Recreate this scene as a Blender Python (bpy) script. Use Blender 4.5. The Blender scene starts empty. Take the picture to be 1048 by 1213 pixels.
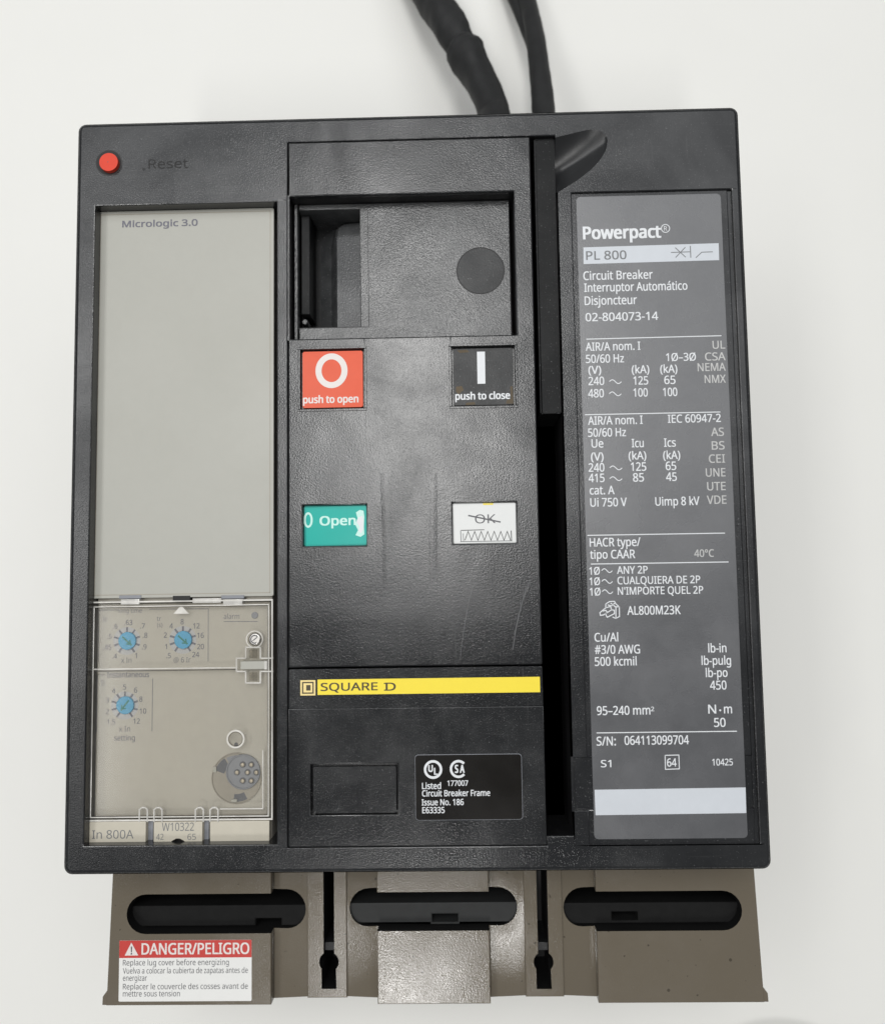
import bpy, bmesh, math, random, os
from mathutils import Vector, Matrix

S = bpy.context.scene
C = S.collection
random.seed(7)
MM = 0.001
ZF = 120.0                      # height of the breaker's front face above the table, mm

# ------------------------------------------------------------------ camera
CAM = Vector((15.63, -32.21, 270.1))          # mm, measured from the front face
ROT = Matrix.Rotation(Vector((0.08213488, 0.02179461, -0.01581747)).length, 3,
                      Vector((0.08213488, 0.02179461, -0.01581747)).normalized())
FPX, CX, CY = 1050.0, 524.0, 606.5
cam_data = bpy.data.cameras.new('camera')
cam = bpy.data.objects.new('camera', cam_data)
C.objects.link(cam)
cam.matrix_world = Matrix.Translation((CAM + Vector((0, 0, ZF))) * MM) @ ROT.to_4x4()
cam_data.sensor_fit = 'HORIZONTAL'
cam_data.sensor_width = 36.0
cam_data.lens = 36.0 * FPX / 1048.0
cam_data.clip_start = 0.01
cam_data.clip_end = 50.0
cam_data.dof.use_dof = True
cam_data.dof.focus_distance = 0.273
cam_data.dof.aperture_fstop = 14.0
S.camera = cam

# ------------------------------------------------------------------ world and lamps
world = bpy.data.worlds.new('World')
S.world = world
world.use_nodes = True
bg = world.node_tree.nodes['Background']
bg.inputs['Color'].default_value = (0.97, 0.985, 1.0, 1)
bg.inputs['Strength'].default_value = 0.15

def area(name, loc, target, sx, sy, power, col=(1, 1, 1)):
    l = bpy.data.lights.new(name, 'AREA')
    l.shape = 'RECTANGLE'; l.size = sx; l.size_y = sy
    l.energy = power; l.color = col
    o = bpy.data.objects.new(name, l); C.objects.link(o)
    o.location = loc
    o.rotation_euler = (Vector(target) - Vector(loc)).to_track_quat('-Z', 'Y').to_euler()
    return o

area('ceiling_lamp', (-0.11, 0.46, 2.0), (-0.11, 0.46, 0), 0.36, 0.92, 14.5, (1.0, 0.99, 0.97))
area('ceiling_bounce_lamp', (0.0, 1.05, 2.2), (0.0, 1.05, 0), 3.2, 2.0, 33, (0.97, 0.985, 1.0))
area('side_tube_lamp', (-1.05, 0.15, 2.0), (-1.05, 0.15, 0), 0.4, 1.5, 8, (1.0, 0.99, 0.97))
area('rear_lamp', (-0.15, -1.12, 2.0), (-0.15, -1.12, 0), 0.15, 0.5, 10, (1.0, 0.99, 0.97))

S.view_settings.view_transform = 'Standard'
S.view_settings.look = 'None'
S.view_settings.exposure = -0.1
S.view_settings.gamma = 1.0
S.view_settings.use_curve_mapping = False

# ------------------------------------------------------------------ measuring helpers
def P(px, py, z=0.0):
    """point of the photograph -> x, y in mm on the plane z mm above the front face"""
    d = ROT @ Vector(((px - CX) / FPX, -(py - CY) / FPX, -1.0))
    t = (z - CAM.z) / d.z
    return CAM.x + d.x * t, CAM.y + d.y * t

def R(tl, tr, br, bl, z=0.0):
    """four photo corners -> axis aligned x0, y0, x1, y1 in mm"""
    a, b, c, d = (P(*p, z) for p in (tl, tr, br, bl))
    return ((a[0] + d[0]) / 2, (c[1] + d[1]) / 2, (b[0] + c[0]) / 2, (a[1] + b[1]) / 2)

def RB(x0, y0, x1, y1, z=0.0):
    """box given by its upper left and lower right photo corners"""
    a = P(x0, y0, z); b = P(x1, y1, z)
    return (a[0], b[1], b[0], a[1])

K = 0.2572                       # mm per photo pixel on the front face

# ------------------------------------------------------------------ materials
def new_mat(name):
    m = bpy.data.materials.new(name); m.use_nodes = True
    nt = m.node_tree
    b = nt.nodes['Principled BSDF']
    return m, nt, b

def node(nt, t, **kw):
    n = nt.nodes.new(t)
    for k, v in kw.items():
        if k in n.inputs: n.inputs[k].default_value = v
        else: setattr(n, k, v)
    return n

def noise(nt, scale, detail=3, rough=0.55, vec=None, dist=0.0):
    n = node(nt, 'ShaderNodeTexNoise')
    n.inputs['Scale'].default_value = scale
    n.inputs['Detail'].default_value = detail
    n.inputs['Roughness'].default_value = rough
    n.inputs['Distortion'].default_value = dist
    if vec is not None: nt.links.new(vec, n.inputs['Vector'])
    return n.outputs['Fac']

def ramp(nt, fac, lo, hi, a=0.0, b=1.0):
    n = node(nt, 'ShaderNodeMapRange')
    n.clamp = True
    for i, v in zip((1, 2, 3, 4), (lo, hi, a, b)): n.inputs[i].default_value = v
    nt.links.new(fac, n.inputs[0])
    return n.outputs[0]

def mixc(nt, fac, a, b):
    n = node(nt, 'ShaderNodeMix'); n.data_type = 'RGBA'
    for sock, v in ((n.inputs[0], fac), (n.inputs[6], a), (n.inputs[7], b)):
        if hasattr(v, 'is_output'): nt.links.new(v, sock)
        elif isinstance(v, (tuple, list)): sock.default_value = tuple(v) + ((1,) if len(v) == 3 else ())
        else: sock.default_value = v
    return n.outputs[2]

def math_n(nt, op, a, b):
    n = node(nt, 'ShaderNodeMath'); n.operation = op
    for s, v in zip(n.inputs, (a, b)):
        if hasattr(v, 'is_output'): nt.links.new(v, s)
        else: s.default_value = v
    return n.outputs[0]

def plastic(name, col, rough=0.5, grain=1500, bump=0.35, wear=0.3, dust=(0.11, 0.11, 0.11), scratch=0.25, spec=0.5, specks=0.5, pits=0.0):
    m, nt, b = new_mat(name)
    co = node(nt, 'ShaderNodeTexCoord').outputs['Object']
    big = noise(nt, 32, 4, 0.6, co, 0.6)
    mid = noise(nt, 170, 4, 0.65, co, 0.3)
    fine = noise(nt, grain, 2, 0.5, co)
    mp = node(nt, 'ShaderNodeMapping'); nt.links.new(co, mp.inputs['Vector'])
    mp.inputs['Rotation'].default_value = (0, 0, 0.9); mp.inputs['Scale'].default_value = (60, 1900, 60)
    scr = noise(nt, 1.0, 2, 0.5, mp.outputs['Vector'], 0.15)
    mp2 = node(nt, 'ShaderNodeMapping'); nt.links.new(co, mp2.inputs['Vector'])
    mp2.inputs['Rotation'].default_value = (0, 0, -0.5); mp2.inputs['Scale'].default_value = (1500, 45, 60)
    scr2 = noise(nt, 1.0, 2, 0.5, mp2.outputs['Vector'], 0.15)
    s = math_n(nt, 'MAXIMUM', ramp(nt, scr, 0.66, 0.78), ramp(nt, scr2, 0.67, 0.79))
    s = math_n(nt, 'MULTIPLY', s, scratch)
    w = math_n(nt, 'MULTIPLY', ramp(nt, big, 0.4, 0.68), wear)
    w2 = math_n(nt, 'ADD', w, math_n(nt, 'MULTIPLY', ramp(nt, mid, 0.5, 0.75), wear * 0.35))
    c = mixc(nt, w2, col, dust)
    c = mixc(nt, s, c, (0.2, 0.2, 0.2))
    c = mixc(nt, math_n(nt, 'MULTIPLY', ramp(nt, noise(nt, 1900, 1, 0.5, co), 0.68, 0.8), specks), c, tuple(min(1, x * 3 + 0.14) for x in col))  # sparkle of the grain put into the colour as pale specks
    if pits: c = mixc(nt, math_n(nt, 'MULTIPLY', ramp(nt, noise(nt, 650, 0, 0.5, co), 0.81, 0.85), pits), c, tuple(x * 0.3 for x in col))
    nt.links.new(c, b.inputs['Base Color'])
    r = math_n(nt, 'ADD', ramp(nt, big, 0.35, 0.7, rough - 0.05, rough + 0.1), ramp(nt, mid, 0.3, 0.7, -0.03, 0.04))
    nt.links.new(r, b.inputs['Roughness'])
    nt.links.new(ramp(nt, noise(nt, 21, 4, 0.6, co, 1.2), 0.38, 0.62, spec * 0.75, spec * 1.15), b.inputs['Specular IOR Level'])
    bp = node(nt, 'ShaderNodeBump'); bp.inputs['Strength'].default_value = bump; bp.inputs['Distance'].default_value = 0.00009
    h = fine
    nt.links.new(h, bp.inputs['Height']); nt.links.new(bp.outputs['Normal'], b.inputs['Normal'])
    return m

def simple(name, col, rough=0.5, var=0.08, bump=0.0, scale=300, spec=0.5, metallic=0.0, coat=0.0, pits=0.0):
    m, nt, b = new_mat(name)
    co = node(nt, 'ShaderNodeTexCoord').outputs['Object']
    n1 = noise(nt, scale, 4, 0.6, co)
    n2 = noise(nt, scale * 0.12, 3, 0.6, co)
    f = math_n(nt, 'ADD', math_n(nt, 'MULTIPLY', n1, 0.5), math_n(nt, 'MULTIPLY', n2, 0.5))
    f = ramp(nt, f, 0.3, 0.7)
    c = mixc(nt, f, tuple(x * (1 - var) for x in col), tuple(min(1, x * (1 + var)) for x in col))
    if pits: c = mixc(nt, math_n(nt, 'MULTIPLY', ramp(nt, noise(nt, 420, 0, 0.5, co), 0.78, 0.83), pits), c, tuple(x * 0.45 for x in col))
    nt.links.new(c, b.inputs['Base Color'])
    nt.links.new(ramp(nt, n2, 0.3, 0.7, rough - 0.06, rough + 0.06), b.inputs['Roughness'])
    b.inputs['Specular IOR Level'].default_value = spec
    b.inputs['Metallic'].default_value = metallic
    b.inputs['Coat Weight'].default_value = coat
    if bump:
        bp = node(nt, 'ShaderNodeBump'); bp.inputs['Strength'].default_value = bump; bp.inputs['Distance'].default_value = 0.0002
        nt.links.new(noise(nt, scale * 4, 3, 0.6, co), bp.inputs['Height']); nt.links.new(bp.outputs['Normal'], b.inputs['Normal'])
    return m

def clear(name, haze, tint=(0.95, 0.94, 0.92), hazecol=(0.6, 0.59, 0.56), rough=0.12):
    """thin clear plastic: see-through, a little milky, with a glossy skin"""
    m, nt, b = new_mat(name)
    out = nt.nodes['Material Output']
    nt.nodes.remove(b)
    tr = node(nt, 'ShaderNodeBsdfTransparent'); tr.inputs['Color'].default_value = tint + (1,)
    df = node(nt, 'ShaderNodeBsdfDiffuse'); df.inputs['Color'].default_value = hazecol + (1,)
    gl = node(nt, 'ShaderNodeBsdfGlossy'); gl.inputs['Roughness'].default_value = rough
    fr = node(nt, 'ShaderNodeFresnel'); fr.inputs['IOR'].default_value = 1.45
    co = node(nt, 'ShaderNodeTexCoord').outputs['Object']
    hz = ramp(nt, noise(nt, 90, 5, 0.65, co), 0.3, 0.75, haze * 0.6, min(1, haze * 1.4))
    m1 = node(nt, 'ShaderNodeMixShader'); nt.links.new(hz, m1.inputs[0])
    nt.links.new(tr.outputs[0], m1.inputs[1]); nt.links.new(df.outputs[0], m1.inputs[2])
    m2 = node(nt, 'ShaderNodeMixShader'); nt.links.new(fr.outputs[0], m2.inputs[0])
    nt.links.new(m1.outputs[0], m2.inputs[1]); nt.links.new(gl.outputs[0], m2.inputs[2])
    nt.links.new(m2.outputs[0], out.inputs['Surface'])
    return m

M = {}
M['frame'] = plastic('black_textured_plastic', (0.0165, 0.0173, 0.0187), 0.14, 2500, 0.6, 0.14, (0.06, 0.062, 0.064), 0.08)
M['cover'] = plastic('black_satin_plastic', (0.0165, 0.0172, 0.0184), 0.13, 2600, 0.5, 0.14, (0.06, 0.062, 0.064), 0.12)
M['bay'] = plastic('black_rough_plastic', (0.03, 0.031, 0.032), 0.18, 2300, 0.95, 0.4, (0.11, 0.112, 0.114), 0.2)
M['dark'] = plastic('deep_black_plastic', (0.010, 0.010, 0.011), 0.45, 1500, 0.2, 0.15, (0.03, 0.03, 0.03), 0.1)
M['handle'] = plastic('black_smooth_plastic', (0.012, 0.0125, 0.013), 0.35, 2500, 0.25, 0.15, (0.03, 0.03, 0.03), 0.06, 0.1)
M['grey'] = plastic('warm_grey_plastic', (0.138, 0.118, 0.089), 0.13, 2300, 0.42, 0.1, (0.17, 0.15, 0.125), 0.03, specks=0.03, pits=0.7)
M['shade'] = simple('matt_black_plastic', (0.024, 0.025, 0.025), 0.6, 0.2, 0.1, 300, spec=0.3)
M['smooth'] = plastic('black_polished_plastic', (0.02, 0.0208, 0.022), 0.3, 2500, 0.12, 0.1, (0.05, 0.05, 0.05), 0.03, specks=0.1)
M['disc'] = plastic('black_matt_plug', (0.026, 0.027, 0.028), 0.3, 2400, 0.5, 0.2, (0.06, 0.06, 0.06), 0.1, 0.22)
M['dim_black'] = simple('dull_black_plastic', (0.009, 0.009, 0.009), 0.7, 0.3, 0.1, 300, spec=0.15)
M['scuff'] = simple('pale_scuff', (0.075, 0.077, 0.08), 0.5, 0.2)
M['void'] = simple('black_interior', (0.006, 0.006, 0.006), 0.6, 0.1)
M['beige'] = simple('beige_plastic', (0.39, 0.387, 0.345), 0.42, 0.025, 0.06, 300)
M['beige_edge'] = simple('beige_plastic_edge', (0.43, 0.40, 0.335), 0.45, 0.05, 0.06, 300)
M['plug'] = simple('pale_beige_plug', (0.52, 0.485, 0.40), 0.45, 0.05, 0.06, 300)
M['seam'] = simple('brown_seam_line', (0.30, 0.265, 0.21), 0.5, 0.1)
M['panel'] = simple('beige_panel', (0.43, 0.408, 0.357), 0.5, 0.05, 0.06, 300)
M['plate'] = simple('grey_label_film', (0.098, 0.1, 0.106), 0.27, 0.07, 0.16, 500, spec=0.85)
M['white'] = simple('white_print', (0.72, 0.74, 0.76), 0.45, 0.04)
M['dim'] = simple('faded_white_print', (0.5, 0.5, 0.49), 0.45, 0.06)
M['band'] = simple('pale_label_band', (0.58, 0.61, 0.65), 0.45, 0.03)
M['ink'] = simple('dark_print', (0.09, 0.09, 0.1), 0.5, 0.1)
M['bluegrey_ink'] = simple('faded_blue_grey_print', (0.13, 0.13, 0.16), 0.5, 0.15)
M['greyink'] = simple('grey_print', (0.16, 0.165, 0.17), 0.5, 0.1)
M['red'] = simple('red_plastic', (0.74, 0.115, 0.055), 0.4, 0.04, 0.03, spec=0.2)
M['redbtn'] = simple('glossy_red_plastic', (0.70, 0.065, 0.035), 0.4, 0.06, 0.05, spec=0.2)
M['pinkwhite'] = simple('warm_white_print', (0.74, 0.69, 0.66), 0.45, 0.03)
M['green'] = simple('teal_green_flag', (0.0, 0.40, 0.335), 0.3, 0.05, 0.0, 200, spec=0.2)
M['mint'] = simple('mint_print', (0.5, 0.8, 0.72), 0.4, 0.03)
M['flag'] = simple('white_flag', (0.68, 0.69, 0.68), 0.35, 0.04, 0.0, 200)
M['black_ink'] = simple('black_print', (0.012, 0.012, 0.012), 0.5, 0.1)
M['yellow'] = simple('yellow_print', (0.88, 0.70, 0.03), 0.42, 0.02)
M['brown_ink'] = simple('brown_black_print', (0.05, 0.035, 0.01), 0.5, 0.1)
M['pale_yellow'] = simple('pale_yellow_print', (0.86, 0.68, 0.28), 0.45, 0.02)
M['label_black'] = simple('black_label_film', (0.006, 0.005, 0.004), 0.3, 0.1, spec=0.2)
M['danger'] = simple('danger_red_print', (0.52, 0.035, 0.026), 0.45, 0.04)
M['paper'] = simple('white_label_paper', (0.76, 0.76, 0.74), 0.5, 0.02)
M['blue'] = simple('blue_plastic', (0.05, 0.32, 0.54), 0.4, 0.08, 0.05)
M['teal_mark'] = simple('dark_teal_mark', (0.0, 0.17, 0.13), 0.4, 0.1)
M['paleblue'] = simple('pale_blue_grey_print', (0.42, 0.42, 0.43), 0.5, 0.05)
M['slate'] = simple('slate_plastic', (0.21, 0.22, 0.245), 0.4, 0.08, 0.05)
M['darkslate'] = simple('dark_slate_plastic', (0.085, 0.09, 0.105), 0.45, 0.1)
M['metal'] = simple('steel', (0.6, 0.58, 0.55), 0.28, 0.1, 0.0, 300, metallic=1.0)
M['port_floor'] = simple('taupe_port_floor', (0.30, 0.275, 0.23), 0.5, 0.12, 0.06, 300)
M['pin'] = simple('dull_brass_pin', (0.42, 0.37, 0.29), 0.35, 0.15, 0.0, 300, metallic=0.4)
M['silver'] = simple('dull_silver', (0.5, 0.5, 0.5), 0.35, 0.1, 0.0, 300, metallic=0.8)
M['rust'] = simple('brown_residue', (0.10, 0.075, 0.045), 0.7, 0.3)
M['clear'] = clear('clear_plastic_sheet', 0.045, (0.975, 0.97, 0.955))
M['rim_grey'] = clear('clear_plastic_thick_edge', 0.1, (0.8, 0.78, 0.74), (0.4, 0.4, 0.38), 0.15)
M['rim_dark'] = clear('clear_plastic_shaded_edge', 0.05, (0.5, 0.48, 0.44), (0.3, 0.3, 0.28), 0.15)  # dark tint stands in for the shadow and refraction line along the rims
M['rim'] = clear('clear_plastic_rim', 0.6, (0.93, 0.92, 0.9), (0.95, 0.93, 0.88), 0.15)
M['sleeve'] = simple('black_cable_sleeve', (0.017, 0.0175, 0.018), 0.6, 0.3, 0.3, 200, spec=0.3)
M['table'] = simple('white_table_laminate', (0.815, 0.812, 0.78), 0.5, 0.012, 0.0, 25, spec=0.3)
M['taupe'] = simple('taupe_rubber', (0.085, 0.08, 0.07), 0.7, 0.1)

# ------------------------------------------------------------------ mesh helpers
def flatten(me, angle=32):
    me.set_sharp_from_angle(angle=math.radians(angle))
    me.polygons.foreach_set('use_smooth', [not (abs(p.normal.z) > 0.9995 and p.area > 0.8e-6) for p in me.polygons])

def finish(name, bm, mats, parent=None, angle=32):
    me = bpy.data.meshes.new(name)
    bmesh.ops.recalc_face_normals(bm, faces=bm.faces[:])
    bmesh.ops.transform(bm, matrix=Matrix.Scale(MM, 4) @ Matrix.Translation((0, 0, ZF)), verts=bm.verts)
    bm.to_mesh(me); bm.free()
    for m in mats: me.materials.append(M[m])
    me.polygons.foreach_set('use_smooth', [True] * len(me.polygons))
    flatten(me, angle)
    o = bpy.data.objects.new(name, me); C.objects.link(o)
    if parent: o.parent = parent
    return o

class BM:
    """a bmesh with a little memory for the material slots"""
    def __init__(self): self.b = bmesh.new(); self.mats = []
    def mi(self, m):
        if m not in self.mats: self.mats.append(m)
        return self.mats.index(m)
    def face(self, pts, m):
        f = self.b.faces.new([self.b.verts.new(p) for p in pts]); f.material_index = self.mi(m); return f
    def flat(self, pts, z, m):
        """a flat printed shape facing up"""
        a = sum(pts[i][0] * pts[(i + 1) % len(pts)][1] - pts[(i + 1) % len(pts)][0] * pts[i][1] for i in range(len(pts)))
        if a < 0: pts = pts[::-1]
        return self.face([(x, y, z) for x, y in pts], m)
    def rect(self, r, z, m): return self.flat([(r[0], r[1]), (r[2], r[1]), (r[2], r[3]), (r[0], r[3])], z, m)
    def line(self, a, b, w, z, m):
        a = Vector(a); b = Vector(b); d = (b - a).normalized() * w / 2; n = Vector((-d.y, d.x)); 
        return self.flat([tuple(a - d + n), tuple(a - d - n), tuple(b + d - n), tuple(b + d + n)], z, m)
    def poly(self, pts, w, z, m):
        """one continuous ribbon with mitred corners"""
        p = [Vector(q) for q in pts]; n = len(p); L = []; Rr = []
        for i in range(n):
            d0 = (p[i] - p[i - 1]).normalized() if i else (p[1] - p[0]).normalized()
            d1 = (p[i + 1] - p[i]).normalized() if i < n - 1 else d0
            t = (d0 + d1); t = t.normalized() if t.length > 1e-6 else d0
            nn = Vector((-t.y, t.x)); k = min(2.2, 1 / max(0.3, abs(nn.dot(Vector((-d0.y, d0.x))))))
            L.append(self.b.verts.new((*(p[i] + nn * w / 2 * k), z))); Rr.append(self.b.verts.new((*(p[i] - nn * w / 2 * k), z)))
        mi = self.mi(m)
        for i in range(n - 1): self.b.faces.new((Rr[i], Rr[i + 1], L[i + 1], L[i])).material_index = mi
    def ring(self, c, rx, ry, t, z, m, a0=0, a1=360, n=40):
        pts = []
        for i in range(n + 1):
            a = math.radians(a0 + (a1 - a0) * i / n); pts.append((math.cos(a), math.sin(a)))
        for p, q in zip(pts, pts[1:]):
            self.flat([(c[0] + p[0] * rx, c[1] + p[1] * ry), (c[0] + q[0] * rx, c[1] + q[1] * ry),
                       (c[0] + q[0] * (rx - t), c[1] + q[1] * (ry - t)), (c[0] + p[0] * (rx - t), c[1] + p[1] * (ry - t))], z, m)
    def disc(self, c, r, z, m, n=36): return self.flat([(c[0] + r * math.cos(i * 2 * math.pi / n), c[1] + r * math.sin(i * 2 * math.pi / n)) for i in range(n)], z, m)
    def prism(self, pts, z0, z1, m, bevel=0.0, seg=2, mtop=None):
        """upright prism with rounded top edge"""
        a = sum(pts[i][0] * pts[(i + 1) % len(pts)][1] - pts[(i + 1) % len(pts)][0] * pts[i][1] for i in range(len(pts)))
        if a < 0: pts = pts[::-1]
        b = self.b; mi = self.mi(m)
        lo = [b.verts.new((x, y, z0)) for x, y in pts]; hi = [b.verts.new((x, y, z1)) for x, y in pts]
        n = len(pts); fs = []
        top = b.faces.new(hi); fs += [top, b.faces.new(lo[::-1])]
        for i in range(n): fs.append(b.faces.new((lo[i], lo[(i + 1) % n], hi[(i + 1) % n], hi[i])))
        for f in fs: f.material_index = mi
        if mtop: top.material_index = self.mi(mtop)
        if bevel:
            es = list(top.edges)
            r = bmesh.ops.bevel(b, geom=es, offset=bevel, segments=seg, profile=0.5, affect='EDGES', clamp_overlap=False, material=-1)
        return top
    def box(self, r, z0, z1, m, bevel=0.0, rad=0.0, mtop=None):
        return self.prism(rrect(r, rad), z0, z1, m, bevel, 2, mtop)
    def cyl(self, c, r, z0, z1, m, bevel=0.0, n=36, mtop=None):
        return self.prism([(c[0] + r * math.cos(i * 2 * math.pi / n), c[1] + r * math.sin(i * 2 * math.pi / n)) for i in range(n)], z0, z1, m, bevel, 3, mtop)
    def annulus(self, c, r1, r0, z0, z1, m, n=44):
        mi = self.mi(m); v = []
        for r, z in ((r1, z0), (r1, z1 - 0.08), (r1 - 0.08, z1), (r0 + 0.08, z1), (r0, z1 - 0.08), (r0, z0)):
            v.append([self.b.verts.new((c[0] + r * math.cos(k * 2 * math.pi / n), c[1] + r * math.sin(k * 2 * math.pi / n), z)) for k in range(n)])
        for a, b in zip(v, v[1:]):
            for k in range(n): self.b.faces.new((a[k], a[(k + 1) % n], b[(k + 1) % n], b[k])).material_index = mi
    def build(self, name, parent=None, angle=32): return finish(name, self.b, self.mats, parent, angle)

def rrect(r, rad=0.0, n=5):
    x0, y0, x1, y1 = r
    if rad <= 0: return [(x0, y0), (x1, y0), (x1, y1), (x0, y1)]
    pts = []
    for cx, cy, a in ((x1 - rad, y0 + rad, -90), (x1 - rad, y1 - rad, 0), (x0 + rad, y1 - rad, 90), (x0 + rad, y0 + rad, 180)):
        for i in range(n + 1):
            t = math.radians(a + 90 * i / n); pts.append((cx + rad * math.cos(t), cy + rad * math.sin(t)))
    return pts

def grid(B, base, zt, rects, zb, m, bevel=0.4, corner=0.0, skip=None, mdeep=None, outer=None):
    """a moulded cover: one top face at zt with rectangular steps painted over it, walls between the levels"""
    xs = sorted({round(v, 4) for r in [base] + [q[0] for q in rects] + ([skip] if skip else []) for v in (r[0], r[2])})
    ys = sorted({round(v, 4) for r in [base] + [q[0] for q in rects] + ([skip] if skip else []) for v in (r[1], r[3])})
    xs = [x for x in xs if base[0] - 1e-3 <= x <= base[2] + 1e-3]; ys = [y for y in ys if base[1] - 1e-3 <= y <= base[3] + 1e-3]
    nx, ny = len(xs) - 1, len(ys) - 1
    H = {}
    for i in range(nx):
        for j in range(ny):
            cx, cy = (xs[i] + xs[i + 1]) / 2, (ys[j] + ys[j + 1]) / 2
            h = zt
            for r, z in rects:
                if r[0] < cx < r[2] and r[1] < cy < r[3]: h = z
            sk = bool(skip and skip[0] < cx < skip[2] and skip[1] < cy < skip[3])
            H[i, j] = (h, sk)
    b = B.b; mi = B.mi(m); md = B.mi(mdeep) if mdeep else mi
    V = {}
    def v(i, j, z):
        k = (i, j, round(z, 4))
        if k not in V: V[k] = b.verts.new((xs[i], ys[j], z))
        return V[k]
    lev = sorted({h for h, s in H.values()} | {zb})
    new = []
    def add(vs, k):
        f = b.faces.new(vs); f.material_index = k; new.append(f)
    for (i, j), (h, sk) in H.items():
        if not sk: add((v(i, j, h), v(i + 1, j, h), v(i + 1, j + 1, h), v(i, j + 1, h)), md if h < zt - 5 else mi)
        add((v(i, j, zb), v(i, j + 1, zb), v(i + 1, j + 1, zb), v(i + 1, j, zb)), mi)
        for di, dj, a, c in ((1, 0, (i + 1, j), (i + 1, j + 1)), (-1, 0, (i, j + 1), (i, j)), (0, 1, (i + 1, j + 1), (i, j + 1)), (0, -1, (i, j), (i + 1, j))):
            h2, sk2 = H.get((i + di, j + dj), (zb, False))
            if h2 < h - 1e-6:
                if sk and (i + di, j + dj) in H: continue
                zz = [z for z in lev if h2 - 1e-6 <= z <= h + 1e-6]
                for z0, z1 in zip(zz, zz[1:]):
                    add((v(*a, z0), v(*c, z0), v(*c, z1), v(*a, z1)), md if h2 < zt - 20 and z1 < zt - 0.6 and (i + di, j + dj) in H else mi)  # darkness of deep slots put into the wall colour
    if corner:
        b.normal_update()
        es = [e for e in {e for f in new for e in f.edges} if abs(e.verts[0].co.z - e.verts[1].co.z) > 1e-4
              and all(min(abs(q.co.x - base[0]), abs(q.co.x - base[2])) < 1e-3 and min(abs(q.co.y - base[1]), abs(q.co.y - base[3])) < 1e-3 for q in e.verts)]
        bmesh.ops.bevel(b, geom=es, offset=corner, segments=5, profile=0.5, affect='EDGES', clamp_overlap=False)
    def sharp():
        b.normal_update()
        return [e for e in b.edges if e.is_valid and len(e.link_faces) == 2 and e.calc_face_angle(0) > 0.7 and e.is_convex
                and abs(e.verts[0].co.z - e.verts[1].co.z) < 1e-4 and max(q.co.z for q in e.verts) > zb + 0.01]
    if outer:
        es = [e for e in sharp() if e.verts[0].co.z > zt - 1e-3 and any(abs(f.normal.z) < 0.3 and
              (abs(f.calc_center_median().x - base[0]) < corner + .01 or abs(f.calc_center_median().x - base[2]) < corner + .01 or
               abs(f.calc_center_median().y - base[1]) < corner + .01 or abs(f.calc_center_median().y - base[3]) < corner + .01) for f in e.link_faces)]
        bmesh.ops.bevel(b, geom=es, offset=outer, segments=4, profile=0.5, affect='EDGES', clamp_overlap=False)
    if bevel:
        es = [e for e in sharp() if abs(e.calc_face_angle(0)) > 1.3]
        bmesh.ops.bevel(b, geom=es, offset=bevel, segments=2, profile=0.5, affect='EDGES', clamp_overlap=False)

# ------------------------------------------------------------------ lettering
def load_font():
    p = os.path.join(bpy.utils.resource_path('LOCAL'), 'datafiles', 'fonts', 'NotoSansHebrew-Regular.woff2')
    try: return bpy.data.fonts.load(p)
    except Exception: return None
FONT = load_font()
_cache = {}
def glyphs(s, bold=0.0):
    k = s
    if k in _cache: return _cache[k]
    cu = bpy.data.curves.new('lettering', 'FONT')
    if FONT: cu.font = FONT
    cu.body = s; cu.size = 1.0; cu.resolution_u = 3
    o = bpy.data.objects.new('lettering', cu); C.objects.link(o)
    dg = bpy.context.evaluated_depsgraph_get(); dg.update()
    ev = o.evaluated_get(dg); me = ev.to_mesh()
    vs = [(v.co.x, v.co.y) for v in me.vertices]; fs = [tuple(p.vertices) for p in me.polygons]
    ev.to_mesh_clear()
    bpy.data.objects.remove(o); bpy.data.curves.remove(cu)
    _cache[k] = (vs, fs)
    return _cache[k]
_hv = glyphs('H')[0]
CAPU = max(y for x, y in _hv) - min(y for x, y in _hv)

def put(B, s, x0, x1, y, cap, z, m, bold=0.0):
    vs, fs = glyphs(s, bold)
    a = min(x for x, _ in vs); w = max(x for x, _ in vs) - a
    sx = (x1 - x0) / w if x1 else cap / CAPU
    sy = cap / CAPU
    mi = B.mi(m)
    x0 += 0.0
    offs = [(0, 0)] if bold <= 0.008 else [(0, 0), (bold, bold * .5), (-bold, -bold * .5), (bold, -bold * .5), (-bold, bold * .5)]
    for k, (ox, oy) in enumerate(offs):
        nv = [B.b.verts.new((x0 + (x - a) * sx + ox * sy * 0.8, y + yy * sy + oy * sy, z + k * 0.006)) for x, yy in vs]
        for f in fs:
            try: B.b.faces.new([nv[i] for i in f]).material_index = mi
            except ValueError: pass

def text(B, s, px0, pyb, px1, cap, z, m, bold=0.0):
    """lettering that starts at a photo point and ends at px1; cap height in photo pixels"""
    x0, y = P(px0, pyb, z); x1, _ = P(px1, pyb, z)
    k = K * (CAM.z - z) / CAM.z
    put(B, s, x0, x1, y, cap * k, z, m, bold)

def textc(B, s, px, py, cap, z, m, bold=0.0, sq=0.9):
    """lettering centred on a photo point"""
    x, y = P(px, py, z); c = cap * K * (CAM.z - z) / CAM.z
    vs, _ = glyphs(s, bold); w = (max(q[0] for q in vs) - min(q[0] for q in vs)) * c / CAPU * sq
    put(B, s, x - w / 2, x + w / 2, y - c / 2, c, z, m, bold)

def pl(B, pts, wpx, z, m): B.poly([P(*p, z) for p in pts], wpx * K, z, m)

# ------------------------------------------------------------------ setting
tb = BM()
tb.box((-1500, -1400, 1500, 1800), -ZF - 30, -ZF, 'table', 2.0)
table = tb.build('table_surface')
table['kind'] = 'structure'; table['label'] = 'plain white table surface under the breaker'

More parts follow.
